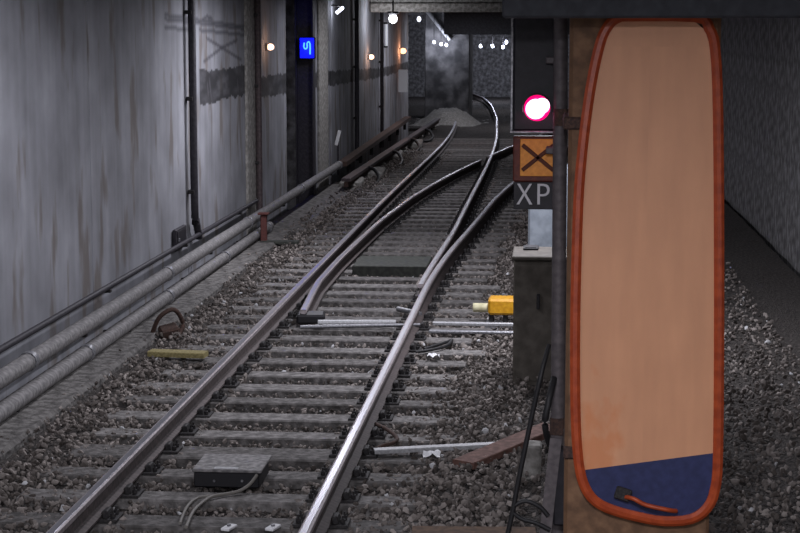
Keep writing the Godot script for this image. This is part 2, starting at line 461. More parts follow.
func make_ballast():
	# rough bed
	var st := mb()
	var n := FastNoiseLite.new(); n.seed = 3; n.frequency = 1.4; n.fractal_octaves = 4
	st.set_smooth_group(1)
	var step := 0.16
	var hgt := func(x: float, d: float) -> Vector3:
		var y := -0.262 + 0.035 * n.get_noise_2d(x * 2.0, d * 2.0) + grade(d)
		if x > -1.2: y += 0.05 * smoothstep(-1.2, -0.6, x) * (1.0 - 0.8 * smoothstep(14.0, 18.0, d))
		if x < -3.5: y += 0.05 * smoothstep(-3.5, -3.9, x)
		return Vector3(x, y, -d)
	var x0 := -4.6
	while x0 < 3.15:
		var d := 6.2
		while d < 66.0:
			var k := step if d < 24.0 else (step * 2.0 if d < 44.0 else 1.2)
			var a: Vector3 = hgt.call(x0, d)
			var b: Vector3 = hgt.call(x0 + step, d)
			var c: Vector3 = hgt.call(x0 + step, d + k)
			var e: Vector3 = hgt.call(x0, d + k)
			vert(st, a); vert(st, e); vert(st, c)
			vert(st, a); vert(st, c); vert(st, b)
			d += k
		x0 += step
	var bed := build(st, "ballast_bed", M.ground, self)
	tag(bed, "dark dirty ground of fine gravel under the track", "gravel", "", "stuff")
	# stones
	var kinds := []
	for v in 5:
		var r := mb()
		var pts := []
		for k in 12: pts.append(Vector3.ZERO)
		var t := (1.0 + sqrt(5.0)) / 2.0
		var ico := [Vector3(-1, t, 0), Vector3(1, t, 0), Vector3(-1, -t, 0), Vector3(1, -t, 0), Vector3(0, -1, t), Vector3(0, 1, t), Vector3(0, -1, -t), Vector3(0, 1, -t), Vector3(t, 0, -1), Vector3(t, 0, 1), Vector3(-t, 0, -1), Vector3(-t, 0, 1)]
		for k in 12: pts[k] = ico[k].normalized() * rng.randf_range(0.55, 1.3) * Vector3(1.35, 0.55, 0.95)
		for f in [[0, 11, 5], [0, 5, 1], [0, 1, 7], [0, 7, 10], [0, 10, 11], [1, 5, 9], [5, 11, 4], [11, 10, 2], [10, 7, 6], [7, 1, 8], [3, 9, 4], [3, 4, 2], [3, 2, 6], [3, 6, 8], [3, 8, 9], [4, 9, 5], [2, 4, 11], [6, 2, 10], [8, 6, 7], [9, 8, 1]]:
			tri(r, pts[f[0]], pts[f[1]], pts[f[2]], Vector3.ZERO)
		r.generate_normals()
		kinds.append(r.commit())
	var sm := mat(Color.WHITE, 0.85)
	sm.vertex_color_use_as_albedo = true
	var spots := []
	for v in 5: spots.append([])
	for k in 110000:
		var d := 8.0 + 42.0 * pow(rng.randf(), 1.7)
		var x := rng.randf_range(-4.25, 2.4)
		if x < -3.95 and d < 36.0 and rng.randf() < 0.8: continue
		if x > -0.2 and rng.randf() < 0.6: continue
		var mid := x > -2.75 and x < -1.7
		if mid and rng.randf() < 0.35: continue
		var s := rng.randf_range(0.011, 0.028) * (0.8 if mid else 1.0)
		var y := -0.248 + s * 0.4 + grade(d) + (rng.randf_range(0.0, 0.05) if not mid else rng.randf_range(-0.01, 0.02))
		if x > -1.2: y += 0.06 * smoothstep(-1.2, -0.5, x) * (1.0 - 0.8 * smoothstep(14.0, 18.0, d)) - 0.025 * smoothstep(14.0, 18.0, d) * (1.0 - smoothstep(-0.7, -0.4, x))
		if x < -3.5: y += 0.05 * smoothstep(-3.5, -3.9, x)
		if absf(x - left_rail(d)) < 0.13 or absf(x - div_right(d)) < 0.13: y -= 0.05
		var tone := pow(rng.randf(), 1.6)
		var col := Color(0.074, 0.061, 0.053).lerp(Color(0.34, 0.3, 0.275), tone)
		if rng.randf() < 0.012: col = Color(0.55, 0.55, 0.56)
		spots[rng.randi() % 5].append([Transform3D(Basis.from_euler(Vector3(rng.randf() * 6.0, rng.randf() * 6.0, rng.randf() * 6.0)) * Basis.from_scale(Vector3.ONE * s), Vector3(x, y, -d)), col])
	for v in 5:
		var mm := MultiMesh.new()
		mm.transform_format = MultiMesh.TRANSFORM_3D
		mm.use_colors = true
		mm.mesh = kinds[v]
		mm.instance_count = spots[v].size()
		for k in spots[v].size():
			mm.set_instance_transform(k, spots[v][k][0]); mm.set_instance_color(k, spots[v][k][1])
		var mi := MultiMeshInstance3D.new()
		mi.multimesh = mm; mi.material_override = sm
		mi.name = "ballast_stones" if v == 0 else "ballast_stones_%03d" % v
		bed.add_child(mi, true)
		mi.set_meta("kind", "stuff")

# ---------------------------------------------------------------- tunnel shell
func struct(o, label := "", category := ""):
	return tag(o, label, category, "", "structure")
func make_shell():
	var st := mb(); box2(st, Vector3(-9, -1.3, 16), Vector3(5, -0.85, -100), 0.0); struct(build(st, "floor", M.ground), "dark gravelly tunnel floor below the track", "floor")
	st = mb(); box2(st, Vector3(-9, 3.7, 16), Vector3(5, 4.0, -100), 0.0); struct(build(st, "ceiling", M.concrete), "dark flat concrete tunnel ceiling", "ceiling")
	st = mb(); box2(st, Vector3(3.4, -0.6, 16), Vector3(3.7, 3.9, -100), 0.0); struct(build(st, "wall_right", M.concrete), "dark concrete wall on the far side of the platform", "wall")
	st = mb(); box2(st, Vector3(-9, -0.6, 15.7), Vector3(5, 3.9, 16), 0.0); struct(build(st, "wall_back", M.tile), "pale station wall closing the platform hall", "wall")
	st = mb(); box2(st, Vector3(-9, -0.9, -97), Vector3(5, 3.9, -96.6), 0.0); struct(build(st, "wall_far", M.concrete), "grey concrete wall at the far tunnel end", "wall")
	st = mb(); box2(st, Vector3(-9, -1.28, -66), Vector3(5, -0.74, -96.5), 0.0); struct(build(st, "floor_end", M.ground), "dark tunnel floor beyond the rubble heap", "floor")
	# left wall: backing plus separate cast panels
	var w := base("wall_left", "stained pale grey concrete panel wall with dark painted band", "wall", "", "structure")
	st = mb()
	box2(st, Vector3(-5.75, -0.6, 15.8), Vector3(-5.5, 3.9, -57.0), 0.0)
	box2(st, Vector3(-5.5, -0.6, 15.8), Vector3(-4.93, 3.9, at_x(287, 100, WALL).z + 0.02), 0.0)
	box2(st, Vector3(-5.5, -0.6, at_x(316, 100, WALL).z - 0.02), Vector3(-4.93, 3.9, -57.0), 0.0)
	build(st, "backing", M.concrete, w)
	var edges := [-15.8, -11.0, -6.0, -1.0, 4.0, 9.0, 13.6, 17.6]
	for px in [187, 246, 263, 287]: edges.append(-at_x(px, 100, WALL).z)
	var ed2 := []
	for px in [316, 331, 356, 382]: ed2.append(-at_x(px, 100, WALL).z)
	ed2.append(57.0)
	for ed in [edges, ed2]:
		for i in ed.size() - 1:
			st = mb()
			wall_uv = true
			box2(st, Vector3(-4.95, -0.5, -ed[i] - 0.012), Vector3(WALL + rng.randf_range(-0.03, 0.0), 3.72, -ed[i + 1] + 0.012), 0.015)
			build(st, "concrete_panel", M.wall, w)
			wall_uv = false
	# pilasters standing a little proud
	for px in [[245.5, 253.5], [318, 327]]:
		var a := at_x(px[0], 100, WALL).z
		var b := at_x(px[1], 100, WALL).z
		st = mb(); box2(st, Vector3(WALL - 0.05, -0.45, a), Vector3(WALL + 0.03, 3.7, b), 0.015); build(st, "pilaster", M.pale_concrete, w)
	# side passage behind the end of the left wall, pier between the two roads
	st = mb(); box2(st, Vector3(-9, -0.8, -56.8), Vector3(-5.0, 3.9, -57.2), 0.0); struct(build(st, "wall_passage_near", M.concrete), "dark concrete return wall of the side passage", "wall")
	st = mb(); box2(st, Vector3(-9.2, -0.8, -57), Vector3(-8.9, 3.9, -97), 0.0); struct(build(st, "wall_passage", M.concrete), "dark concrete outer wall of the side passage", "wall")
	st = mb(); box2(st, Vector3(-5.35, -0.9, -73), Vector3(-3.5, 3.75, -76), 0.03); struct(build(st, "wall_pier", M.pier), "pale rough concrete pier between the two tunnel roads", "wall")
	st = mb(); box2(st, Vector3(-4.69, 3.4, -45.0), Vector3(3.39, 3.62, -45.35), 0.01); box2(st, Vector3(-4.69, 3.62, -45.1), Vector3(3.39, 3.7, -45.3), 0.0)
	struct(build(st, "trim_1", M.pale_concrete), "pale concrete cross beam under the tunnel ceiling", "beam")
	st = mb(); box2(st, Vector3(-3.75, 2.78, -60), Vector3(3.45, 3.71, -60.6), 0.01); struct(build(st, "trim_2", M.beam), "dark deep beam under the ceiling far down the tunnel", "beam")
	# dark bulkhead beam over the signal
	var a2 := at_d(502, 18, 9.2)
	st = mb(); box2(st, Vector3(a2.x, a2.y, -9.2), Vector3(3.42, 3.72, -9.45), 0.012); struct(build(st, "trim_3", M.beam), "dark grey bulkhead beam above the signal head", "beam")
	# platform on which the photographer stands
	st = mb(); box2(st, Vector3(-0.55, -0.45, 15.75), Vector3(3.42, 1.08, -5.6), 0.02); struct(build(st, "trim_4", M.pale_concrete), "concrete platform slab ending beside the track", "platform")
	# ledge along the foot of the left wall and the pale walkway behind the red post
	st = mb(); box2(st, Vector3(-4.69, -0.5, -8), Vector3(-4.08, -0.14, -27.2), 0.03); struct(build(st, "trim_5", M.ledge), "pale concrete ledge carrying pipes along the left wall", "ledge")
	st = mb(); box2(st, Vector3(-4.69, -0.5, -27.4), Vector3(-3.9, -0.2, -36.0), 0.03); struct(build(st, "trim_6", M.ledge), "pale concrete walkway slab beyond the red post", "ledge")

# ---------------------------------------------------------------- things on the left wall
func wall_pipe(px: float, y0: float, y1: float, r: float, m: Material, label: String, foot := 0.0):
	var o := base("wall_conduit", label, "pipe")
	var p := at_x(px, 100, WALL + 0.03 + r)
	o.position = Vector3(p.x, 0, p.z)
	var st := mb()
	if foot > 0.0:
		tube(st, smooth_path([Vector3(0, y1, 0), Vector3(0, y0 + 0.5, 0), Vector3(0, y0 + 0.25, -foot * 0.3), Vector3(0, y0, -foot)], 5), r, 12)
	else:
		tube(st, [Vector3(0, y1, 0), Vector3(0, y0, 0)], r, 12)
	build(st, "pipe", m, o)
	for y in [0.9, 2.1, 3.2]:
		var b := mb(); box(b, Vector3(-r * 0.5 - 0.01, y, 0), Vector3(r + 0.04, 0.05, r * 2.6)); build(b, "clip", M.chair, o)
func make_wall_things():
	wall_pipe(193, 0.28, 3.7, 0.05, M.dark_pipe, "thick dark vertical conduit on the pale concrete wall near the small hatch", 0.25)
	wall_pipe(258.5, 0.1, 3.7, 0.05, M.brown_pipe, "brownish vertical pipe beside the pale pilaster above the red post")
	wall_pipe(357, -0.1, 3.7, 0.05, M.dark_pipe, "thin dark vertical pipe between the two small wall lamps")
	wall_pipe(382, -0.2, 3.7, 0.05, M.dark_pipe, "dark vertical pipe beside the glowing upright tube")
	# small dark hatch low on the bright wall panel
	var h := base("wall_hatch", "small dark square hatch low on the pale wall", "hatch")
	var p := at_x(178, 238, WALL)
	h.position = p
	var st := mb(); box(st, Vector3(0.02, 0, 0), Vector3(0.05, 0.27, 0.62), Basis.IDENTITY, 0.01); build(st, "frame", M.dark_pipe, h)
	st = mb(); box(st, Vector3(0.048, 0, 0), Vector3(0.01, 0.21, 0.5)); build(st, "door", M.signal_black, h)
	st = mb(); box(st, Vector3(0.058, 0, 0.2), Vector3(0.02, 0.04, 0.04)); build(st, "latch", M.steel, h)
	# long pipes along the foot of the wall
	for s in [[-4.46, 0.17, 8.0, 36.5, 0.075, "upper grey pipe running along the foot of the wall"], [-4.4, -0.06, 8.0, 27.0, 0.07, "lower grey pipe lying on the pale ledge, ending at the red post"], [-4.6, 0.33, 8.0, 27.0, 0.03, "thin dark cable run above the long grey pipes"]]:
		var o := base("long_pipe", s[5], "pipe")
		o.position = Vector3(s[0], s[1], 0)
		st = mb(); tube(st, [Vector3(0, 0, -s[2]), Vector3(0, 0, -s[3])], s[4], 12); build(st, "pipe", M.pipe if s[4] > 0.05 else M.dark_pipe, o)
		if s[4] > 0.05:
			for k in 6:
				var d := lerpf(s[2] + 1.0, s[3] - 0.3, k / 5.0)
				st = mb(); tube(st, [Vector3(0, 0, -d), Vector3(0, 0, -d - 0.09)], s[4] + 0.012, 12); build(st, "collar", M.steel, o)
		for k in 5:
			var d := lerpf(s[2] + 2.0, s[3] - 1.5, k / 4.0)
			st = mb(); box2(st, Vector3(WALL + 0.035 - s[0], -s[4] - 0.03, -d), Vector3(0.03, -s[4] + 0.005, -d - 0.05)); build(st, "bracket", M.chair, o)
	# red post with its foot plate
	var rp := base("short_post", "short dark red post with a flat foot at the pipe end", "post")
	var b := at_g(264, 243, -0.16)
	rp.position = b
	st = mb(); box(st, Vector3(0, 0.2, 0), Vector3(0.09, 0.44, 0.09), Basis.IDENTITY, 0.01); build(st, "upright", M.red_post, rp)
	st = mb(); box(st, Vector3(0.24, 0.015, 0), Vector3(0.56, 0.05, 0.16), Basis.IDENTITY, 0.01); build(st, "foot", M.dark_wood, rp)
	st = mb(); box(st, Vector3(0, 0.44, 0), Vector3(0.16, 0.03, 0.16), Basis.IDENTITY, 0.008); build(st, "cap", M.red_post, rp)
	# number sign on a dark column inside the recess
	var col := base("steel_column", "dark steel column in the wall recess behind the blue sign", "column")
	var cp := at_d(307, 100, 33.6)
	col.position = Vector3(cp.x - 0.03, 0, -33.6)
	st = mb(); box2(st, Vector3(-0.16, -0.5, -0.02), Vector3(0.16, 3.7, 0.02)); build(st, "web", M.dark_pipe, col)
	for s in [-1, 1]:
		st = mb(); box2(st, Vector3(s * 0.16 - 0.015, -0.5, -0.15), Vector3(s * 0.16 + 0.015, 3.7, 0.15)); build(st, "flange", M.dark_pipe, col)
	var sg := base("number_sign", "glowing blue number sign on the dark column", "sign")
	var sp := at_d(307, 48, 33.3)
	sg.position = sp
	st = mb(); box(st, Vector3(0, 0, -0.06), Vector3(0.31, 0.42, 0.1), Basis.IDENTITY, 0.02); build(st, "case", M.black, sg)
	st = mb(); box(st, Vector3(0, 0, 0), Vector3(0.27, 0.38, 0.02), Basis.IDENTITY, 0.008); build(st, "sign_face", glow(c8(10, 24, 255), 0.9), sg)
	st = mb()
	tube(st, smooth_path([Vector3(-0.05, 0.1, 0.015), Vector3(-0.058, 0.02, 0.015), Vector3(-0.03, -0.015, 0.015), Vector3(0.005, 0.01, 0.015), Vector3(0.005, 0.09, 0.015), Vector3(0.04, 0.115, 0.015), Vector3(0.06, 0.06, 0.015), Vector3(0.06, -0.12, 0.015)], 5), 0.014, 8)
	build(st, "sign_numeral", glow(c8(90, 190, 255), 1.2), sg)
	st = mb(); box(st, Vector3(0, 0, -0.16), Vector3(0.1, 0.1, 0.14)); build(st, "bracket", M.chair, sg)
	var bl := OmniLight3D.new()
	bl.name = "light"; bl.light_color = c8(20, 40, 255); bl.light_energy = 0.2; bl.light_size = 0.1; bl.omni_range = 60.0; bl.omni_attenuation = 2.0; bl.shadow_enabled = true
	bl.position = Vector3(0, 0, 0.14); sg.add_child(bl)
	# lamps
	var warm := c8(255, 200, 164)
	bulb_lamp(at_x(272, 47, WALL + 0.1), 0.055, warm, 4.0, 0.09, "small round wall lamp on the panel before the blue sign")
	bulb_lamp(at_x(372, 57, WALL + 0.1), 0.065, c8(255, 196, 160), 4.0, 0.22, "small dim wall lamp between the two dark pipes")
	bulb_lamp(at_x(403, 51, WALL + 0.1), 0.09, c8(255, 172, 124), 4.0, 0.45, "orange wall lamp above the white plate")
	bulb_lamp(at_d(393, 18, 43.9), 0.11, c8(240, 244, 255), 6.0, 0.9, "bright white round lamp high by the pale cross beam", "", Vector3.DOWN, true)
	# slanted small lamp high up
	var sl := base("bracket_lamp", "small slanting white lamp high between wall recess and thin pipe", "lamp")
	var lp := at_x(340, 10, WALL + 0.18)
	sl.position = lp
	st = mb(); tube(st, [Vector3(-0.06, -0.06, 0.06), Vector3(0.05, 0.05, -0.08)], 0.035, 10); build(st, "lamp_tube", glow(c8(236, 240, 255), 4.0), sl)
	st = mb(); tube(st, [Vector3(-0.2, 0.1, 0), Vector3(0, 0.08, 0)], 0.02, 8); build(st, "arm", M.chair, sl)
	var ol := OmniLight3D.new(); ol.name = "light"; ol.light_color = c8(236, 240, 255); ol.light_energy = 0.15; ol.light_size = 0.04; ol.omni_range = 60.0; ol.omni_attenuation = 2.0; ol.shadow_enabled = true
	ol.position = Vector3(0.01, 0.01, 0); sl.add_child(ol)
	# upright glowing tube beside the second dark pipe
	var ut := base("upright_tube_lamp", "thin upright glowing tube beside the dark pipe", "lamp")
	var up := at_x(386.5, 35, WALL + 0.12)
	ut.position = up
	st = mb(); tube(st, [Vector3(0, -0.3, 0), Vector3(0, 0.3, 0)], 0.03, 8); build(st, "lamp_tube", glow(c8(190, 192, 200), 0.9), ut)
	for s in [-0.32, 0.32]:
		st = mb(); box(st, Vector3(-0.05, s, 0), Vector3(0.16, 0.05, 0.07)); build(st, "end_cap", M.chair, ut)
	# white plate
	var wp := base("notice_plate", "plain white upright plate under the orange wall lamp", "sign")
	wp.position = at_d(403, 81, 53.0)
	st = mb(); box(st, Vector3.ZERO, Vector3(0.28, 0.68, 0.03)); build(st, "plate", M.litter, wp)
	st = mb(); box(st, Vector3(-0.09, 0.1, -0.03), Vector3(0.12, 0.05, 0.03)); build(st, "arm", M.chair, wp)
	# white face painted in for a small bright reflection, on a stake by the wall
	var rf := base("glint_stake", "small painted-in marker on a stake beside the rusty trough", "glint")
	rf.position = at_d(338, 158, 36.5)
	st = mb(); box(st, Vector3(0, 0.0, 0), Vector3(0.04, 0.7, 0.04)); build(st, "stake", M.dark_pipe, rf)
	st = mb(); box(st, Vector3(0.0, 0.42, 0.02), Vector3(0.07, 0.32, 0.03), Basis(Vector3.BACK, -0.25), 0.01); build(st, "glint_face", M.litter, rf)

func make_far():
	# conductor rail with cover, brackets and looping cables
	var cr := base("conductor_rail", "rusty covered conductor rail on brackets along the left wall", "conductor rail")
	var a := at_g(346, 180, 0.05)
	var b := at_g(438, 119, 0.1)
	var st := mb(); sweep(st, [a, a.lerp(b, 0.5), b], [Vector2(-0.09, -0.03), Vector2(0.09, -0.03), Vector2(0.09, 0.03), Vector2(-0.09, 0.03)]); build(st, "cover_board", M.brown_pipe, cr)
	st = mb(); sweep(st, [a + Vector3(0, -0.09, 0), b + Vector3(0, -0.09, 0)], [Vector2(-0.04, -0.05), Vector2(0.04, -0.05), Vector2(0.04, 0.05), Vector2(-0.04, 0.05)]); build(st, "rail_bar", M.rust, cr)
	for k in 9:
		var p := a.lerp(b, (k + 0.3) / 9.0)
		st = mb(); box(st, p + Vector3(-0.08, -0.15, 0), Vector3(0.06, 0.3, 0.1)); build(st, "bracket", M.chair, cr)
		st = mb(); lathe(st, p + Vector3(0, -0.3, 0), Vector3.UP, [Vector2(0.08, 0), Vector2(0.09, 0.05), Vector2(0.06, 0.08), Vector2(0.09, 0.11), Vector2(0.05, 0.16), Vector2(0, 0.16)], 10); build(st, "insulator", M.pale_concrete, cr)
	for k in 4:
		var o := base("looping_cable", "black cable looping from the rusty conductor rail to the ground", "cable", "cables under the conductor rail")
		var p := a.lerp(b, 0.12 + 0.2 * k)
		o.position = p
		st = mb(); tube(st, smooth_path([Vector3(0, 0, 0), Vector3(0.22, -0.02, 0.2), Vector3(0.4, -0.18, 0.9), Vector3(0.32, -0.26, 1.8), Vector3(0.05, -0.22, 2.3)], 6), 0.04, 8); build(st, "cable", M.cable, o)
	for s in [[372, 172, 0.55, 1.6], [352, 182, 0.45, 1.2], [392, 155, 0.5, 2.2], [414, 143, 0.5, 2.0]]:
		var o := base("concrete_block", "flat pale concrete block on the ground under the conductor rail", "block", "blocks under the conductor rail")
		var p := at_g(s[0], s[1], -0.12)
		o.position = p
		st = mb(); box(st, Vector3(0, -0.02, 0), Vector3(s[2], 0.16, s[3]), Basis(Vector3.UP, 0.05), 0.03); build(st, "block", M.pale_concrete, o)
	# rusty trough along the wall
	var t := base("rusty_trough", "rusty cable trough fixed along the foot of the far wall", "trough")
	var ta := at_x(342, 164, -4.45)
	var tb := at_x(408, 118, -4.45)
	t.position = ta
	st = mb(); sweep(st, [Vector3.ZERO, tb - ta], [Vector2(-0.1, -0.05), Vector2(0.1, -0.05), Vector2(0.1, 0.05), Vector2(-0.1, 0.05)]); build(st, "trough", M.rust, t)
	for k in 7:
		st = mb(); box(st, (tb - ta) * ((k + 0.5) / 7.0) + Vector3(0, -0.15, 0), Vector3(0.08, 0.26, 0.08)); build(st, "leg", M.chair, t)
	# heap of pale rubble before the pier
	var hp := mb()
	var n := FastNoiseLite.new(); n.seed = 12; n.frequency = 1.2
	var hf := func(x: float, z: float) -> Vector3:
		var q := Vector2((x + 4.15) / 1.5, (z + 69.5) / 3.4).length()
		return Vector3(x, -0.78 + 0.6 * smoothstep(1.0, 0.2, q) + 0.14 * n.get_noise_2d(x * 2.0, z), z)
	hp.set_smooth_group(1)
	for i in 24:
		for j in 24:
			var x := -5.7 + i * 0.13
			var z := -66.0 - j * 0.29
			var A: Vector3 = hf.call(x, z)
			var B: Vector3 = hf.call(x + 0.13, z)
			var C: Vector3 = hf.call(x + 0.13, z - 0.29)
			var D: Vector3 = hf.call(x, z - 0.29)
			vert(hp, A); vert(hp, D); vert(hp, C); vert(hp, A); vert(hp, C); vert(hp, B)
	tag(build(hp, "rubble_heap", M.pale_concrete), "pale heap of rubble at the foot of the concrete pier", "rubble", "", "stuff")
	# slanting pale pipe on the pier
	var sp := base("slanting_pipe", "pale pipe slanting down the face of the concrete pier", "pipe")
	sp.position = at_d(427, 11, 72.8)
	st = mb(); tube(st, [Vector3.ZERO, at_d(450, 40, 72.8) - at_d(427, 11, 72.8)], 0.08, 8); build(st, "pipe", M.pale_metal, sp)
	# lamps at the end of the tunnel
	var cold := c8(228, 234, 255)
	for s in [[434, 42], [441, 44], [446.5, 45]]:
		far_lamp(at_d(s[0], s[1], 72.3), 0.065, cold, 0.5, "small white lamp in the row of three on the pier", "row of three lamps on the pier")
	for s in [[480.5, 46], [492.5, 46], [503, 47], [506.5, 42]]:
		far_lamp(at_d(s[0], s[1], 90.0), 0.085, cold, 2.5, "small white lamp hanging in the road right of the pier", "lamps in the right road")
	far_lamp(at_d(419, 19, 66.0), 0.08, cold, 0.7, "tiny white lamp above the dark side passage")
func far_lamp(at: Vector3, r: float, col: Color, e: float, label: String, group := ""):
	var o := base("tunnel_lamp", label, "lamp", group)
	o.position = at
	var st := mb(); lathe(st, Vector3(0, -r * 1.3, 0), Vector3.UP, [Vector2(0, 0), Vector2(r * 0.7, r * 0.3), Vector2(r, r * 1.2), Vector2(r * 0.7, r * 2.2), Vector2(0, r * 2.5)], 12); build(st, "lamp_bulb", glow(col, 3.0), o)
	st = mb(); tube(st, [Vector3(0, r * 1.1, 0), Vector3(0, 3.7 - at.y, 0)], 0.012, 6); build(st, "stem", M.chair, o)
	var l := OmniLight3D.new(); l.name = "light"; l.light_color = col; l.light_energy = e; l.light_size = r * 0.7; l.omni_range = 60.0; l.omni_attenuation = 2.0; l.shadow_enabled = true
	o.add_child(l)

# ---------------------------------------------------------------- signal, panel, cabinets
func text_mesh(s: String, size: float, m: Material, parent: Node, called: String, at: Vector3):
	var t := TextMesh.new()
	var f := SystemFont.new(); f.font_names = PackedStringArray(["Droid Sans"])
	t.font = f; t.text = s; t.font_size = 64; t.pixel_size = size / 46.0; t.depth = 0.006
	t.material = m
	var o := MeshInstance3D.new(); o.mesh = t; o.name = called; o.position = at
	parent.add_child(o, true)
func make_signal():
	var s := base("railway_signal", "black signal on a grey post showing a bright pink-red light", "signal")
	var d := 10.4
	var foot := Vector3(at_d(560, 300, d).x, -0.3, -d)
	s.position = foot
	var P := func(px: float, py: float, dd: float) -> Vector3: return at_d(px, py, dd) - foot
	var st := mb(); tube(st, [Vector3.ZERO, P.call(561, 14, d)], 0.042, 16); build(st, "post", M.pole, s)
	st = mb(); lathe(st, Vector3(0, 0, 0), Vector3.UP, [Vector2(0, 0), Vector2(0.14, 0), Vector2(0.14, 0.03), Vector2(0.06, 0.05), Vector2(0.05, 0.12), Vector2(0, 0.12)], 16); build(st, "foot", M.pole, s)
	# head
	var a: Vector3 = P.call(513, 130, 10.62)
	var b: Vector3 = P.call(557, 16, 10.62)
	st = mb(); box2(st, Vector3(a.x, a.y, a.z - 0.09), Vector3(b.x, b.y, a.z + 0.09), 0.012)
	var head := build(st, "signal_head", M.signal_black, s)
	st = mb(); box2(st, Vector3(a.x - 0.016, a.y - 0.012, a.z - 0.03), Vector3(a.x, b.y, a.z + 0.07), 0.003)
	box2(st, Vector3(a.x - 0.016, a.y - 0.014, a.z - 0.03), Vector3(b.x, a.y, a.z + 0.1), 0.003); build(st, "edge_frame", M.steel, head)
	for py in [108]:
		var c: Vector3 = P.call(537, py, 10.53)
		st = mb()
		var arc := []
		for k in 17:
			var an := -0.25 + (PI + 0.5) * k / 16.0
			arc.append(Vector3(cos(an), sin(an), 0) * 0.088)
		for k in 16:
			var z0 := Vector3(0, 0, 0)
			var z1 := Vector3(0, 0, 0.14)
			var p0: Vector3 = c + arc[k]
			var p1: Vector3 = c + arc[k + 1]
			quad(st, p0, p1, p1 + z1, p0 + z1, c)
			quad(st, c + arc[k] * 0.95, c + arc[k + 1] * 0.95, c + arc[k + 1] * 0.95 + z1, c + arc[k] * 0.95 + z1, c + arc[k] * 2.0)
			quad(st, p0 + z1, p1 + z1, c + arc[k + 1] * 0.95 + z1, c + arc[k] * 0.95 + z1, c)
		build(st, "hood", M.signal_black, head)
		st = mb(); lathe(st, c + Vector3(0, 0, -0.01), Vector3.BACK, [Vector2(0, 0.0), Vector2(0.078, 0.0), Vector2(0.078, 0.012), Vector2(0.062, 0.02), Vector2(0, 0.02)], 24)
		build(st, "lamp_lens", glow(c8(255, 10, 120), 0.9) if py == 108 else M.black, head)  # outer lens glows magenta to stand for the halo around the light
		if py == 108:
			st = mb()
			lathe(st, c + Vector3(-0.008, -0.006, 0.01), Vector3.BACK, [Vector2(0, 0.0), Vector2(0.06, 0.0), Vector2(0.056, 0.016), Vector2(0.03, 0.026), Vector2(0, 0.03)], 20)
			lathe(st, c + Vector3(0.03, 0.014, 0.01), Vector3.BACK, [Vector2(0, 0.0), Vector2(0.046, 0.0), Vector2(0.042, 0.016), Vector2(0.02, 0.025), Vector2(0, 0.028)], 20)
			build(st, "lamp_core", glow(c8(255, 196, 238), 3.0), head)
			var l := OmniLight3D.new(); l.name = "light"; l.light_color = c8(255, 40, 140); l.light_energy = 0.006; l.light_size = 0.05; l.omni_range = 60.0; l.omni_attenuation = 2.0; l.shadow_enabled = true
			l.position = c + Vector3(0, 0, 0.1); s.add_child(l)
	# route indicator with a cross
	a = P.call(513, 181, 10.6); b = P.call(558, 136, 10.6)
	st = mb(); box2(st, Vector3(a.x, a.y, a.z - 0.08), Vector3(b.x, b.y, a.z + 0.05), 0.008); var ind := build(st, "route_indicator", M.sign_frame, s)
	var f0: Vector3 = P.call(520, 176, 10.55)
	var f1: Vector3 = P.call(556, 139, 10.55)
	st = mb(); box2(st, Vector3(f0.x, f0.y, a.z + 0.045), Vector3(f1.x, f1.y, a.z + 0.058), 0.003); build(st, "indicator_face", M.orange_sign, ind)
	var mid := (f0 + f1) / 2.0
	for k in [-1, 1]:
		st = mb(); box(st, Vector3(mid.x, mid.y, a.z + 0.062), Vector3(0.24, 0.024, 0.012), Basis(Vector3.BACK, k * 0.68), 0.003); build(st, "cross_bar", M.sign_mark, ind)
	# identification plate
	a = P.call(513.5, 209, 10.56); b = P.call(566, 182, 10.56)
	st = mb(); box2(st, Vector3(a.x, a.y, a.z - 0.012), Vector3(b.x, b.y, a.z + 0.012), 0.003); var pl := build(st, "identification_plate", M.signal_black, s)
	text_mesh("X", 0.125, M.white_paint, pl, "letter", P.call(524.5, 194.5, 10.54))
	text_mesh("P", 0.125, M.white_paint, pl, "letter", P.call(543, 194.5, 10.54))
	# brackets holding head and plates to the post
	for py in [60, 150]:
		var c: Vector3 = P.call(556, py, 10.48)
		st = mb(); box(st, Vector3(c.x, c.y, c.z), Vector3(0.12, 0.04, 0.14)); build(st, "bracket", M.pole, s)
	# clamps towards the framed panel
	for py in [121, 443]:
		var c: Vector3 = P.call(572, py, 9.95)
		st = mb(); box(st, c, Vector3(0.1, 0.07, 0.5), Basis.IDENTITY, 0.01); lathe(st, Vector3(0, c.y - 0.05, 0), Vector3.UP, [Vector2(0, 0), Vector2(0.054, 0), Vector2(0.054, 0.1), Vector2(0, 0.1)], 14)
		build(st, "clamp", M.rust, s)
	# dark junction box low on the post, with a bent strip before it
	a = P.call(553, 523, 10.3); b = P.call(571, 448, 10.3)
	st = mb(); box2(st, Vector3(a.x, a.y, a.z - 0.05), Vector3(b.x, b.y, a.z + 0.06), 0.01); build(st, "junction_box", M.signal_black, s)
	st = mb(); sweep(st, [P.call(556, 438, 10.22), P.call(550, 490, 10.22), P.call(544, 545, 10.22)], [Vector2(-0.035, -0.012), Vector2(0.035, -0.012), Vector2(0.035, 0.012), Vector2(-0.035, 0.012)], false, false, Vector3.BACK); build(st, "stay", M.pole, s)

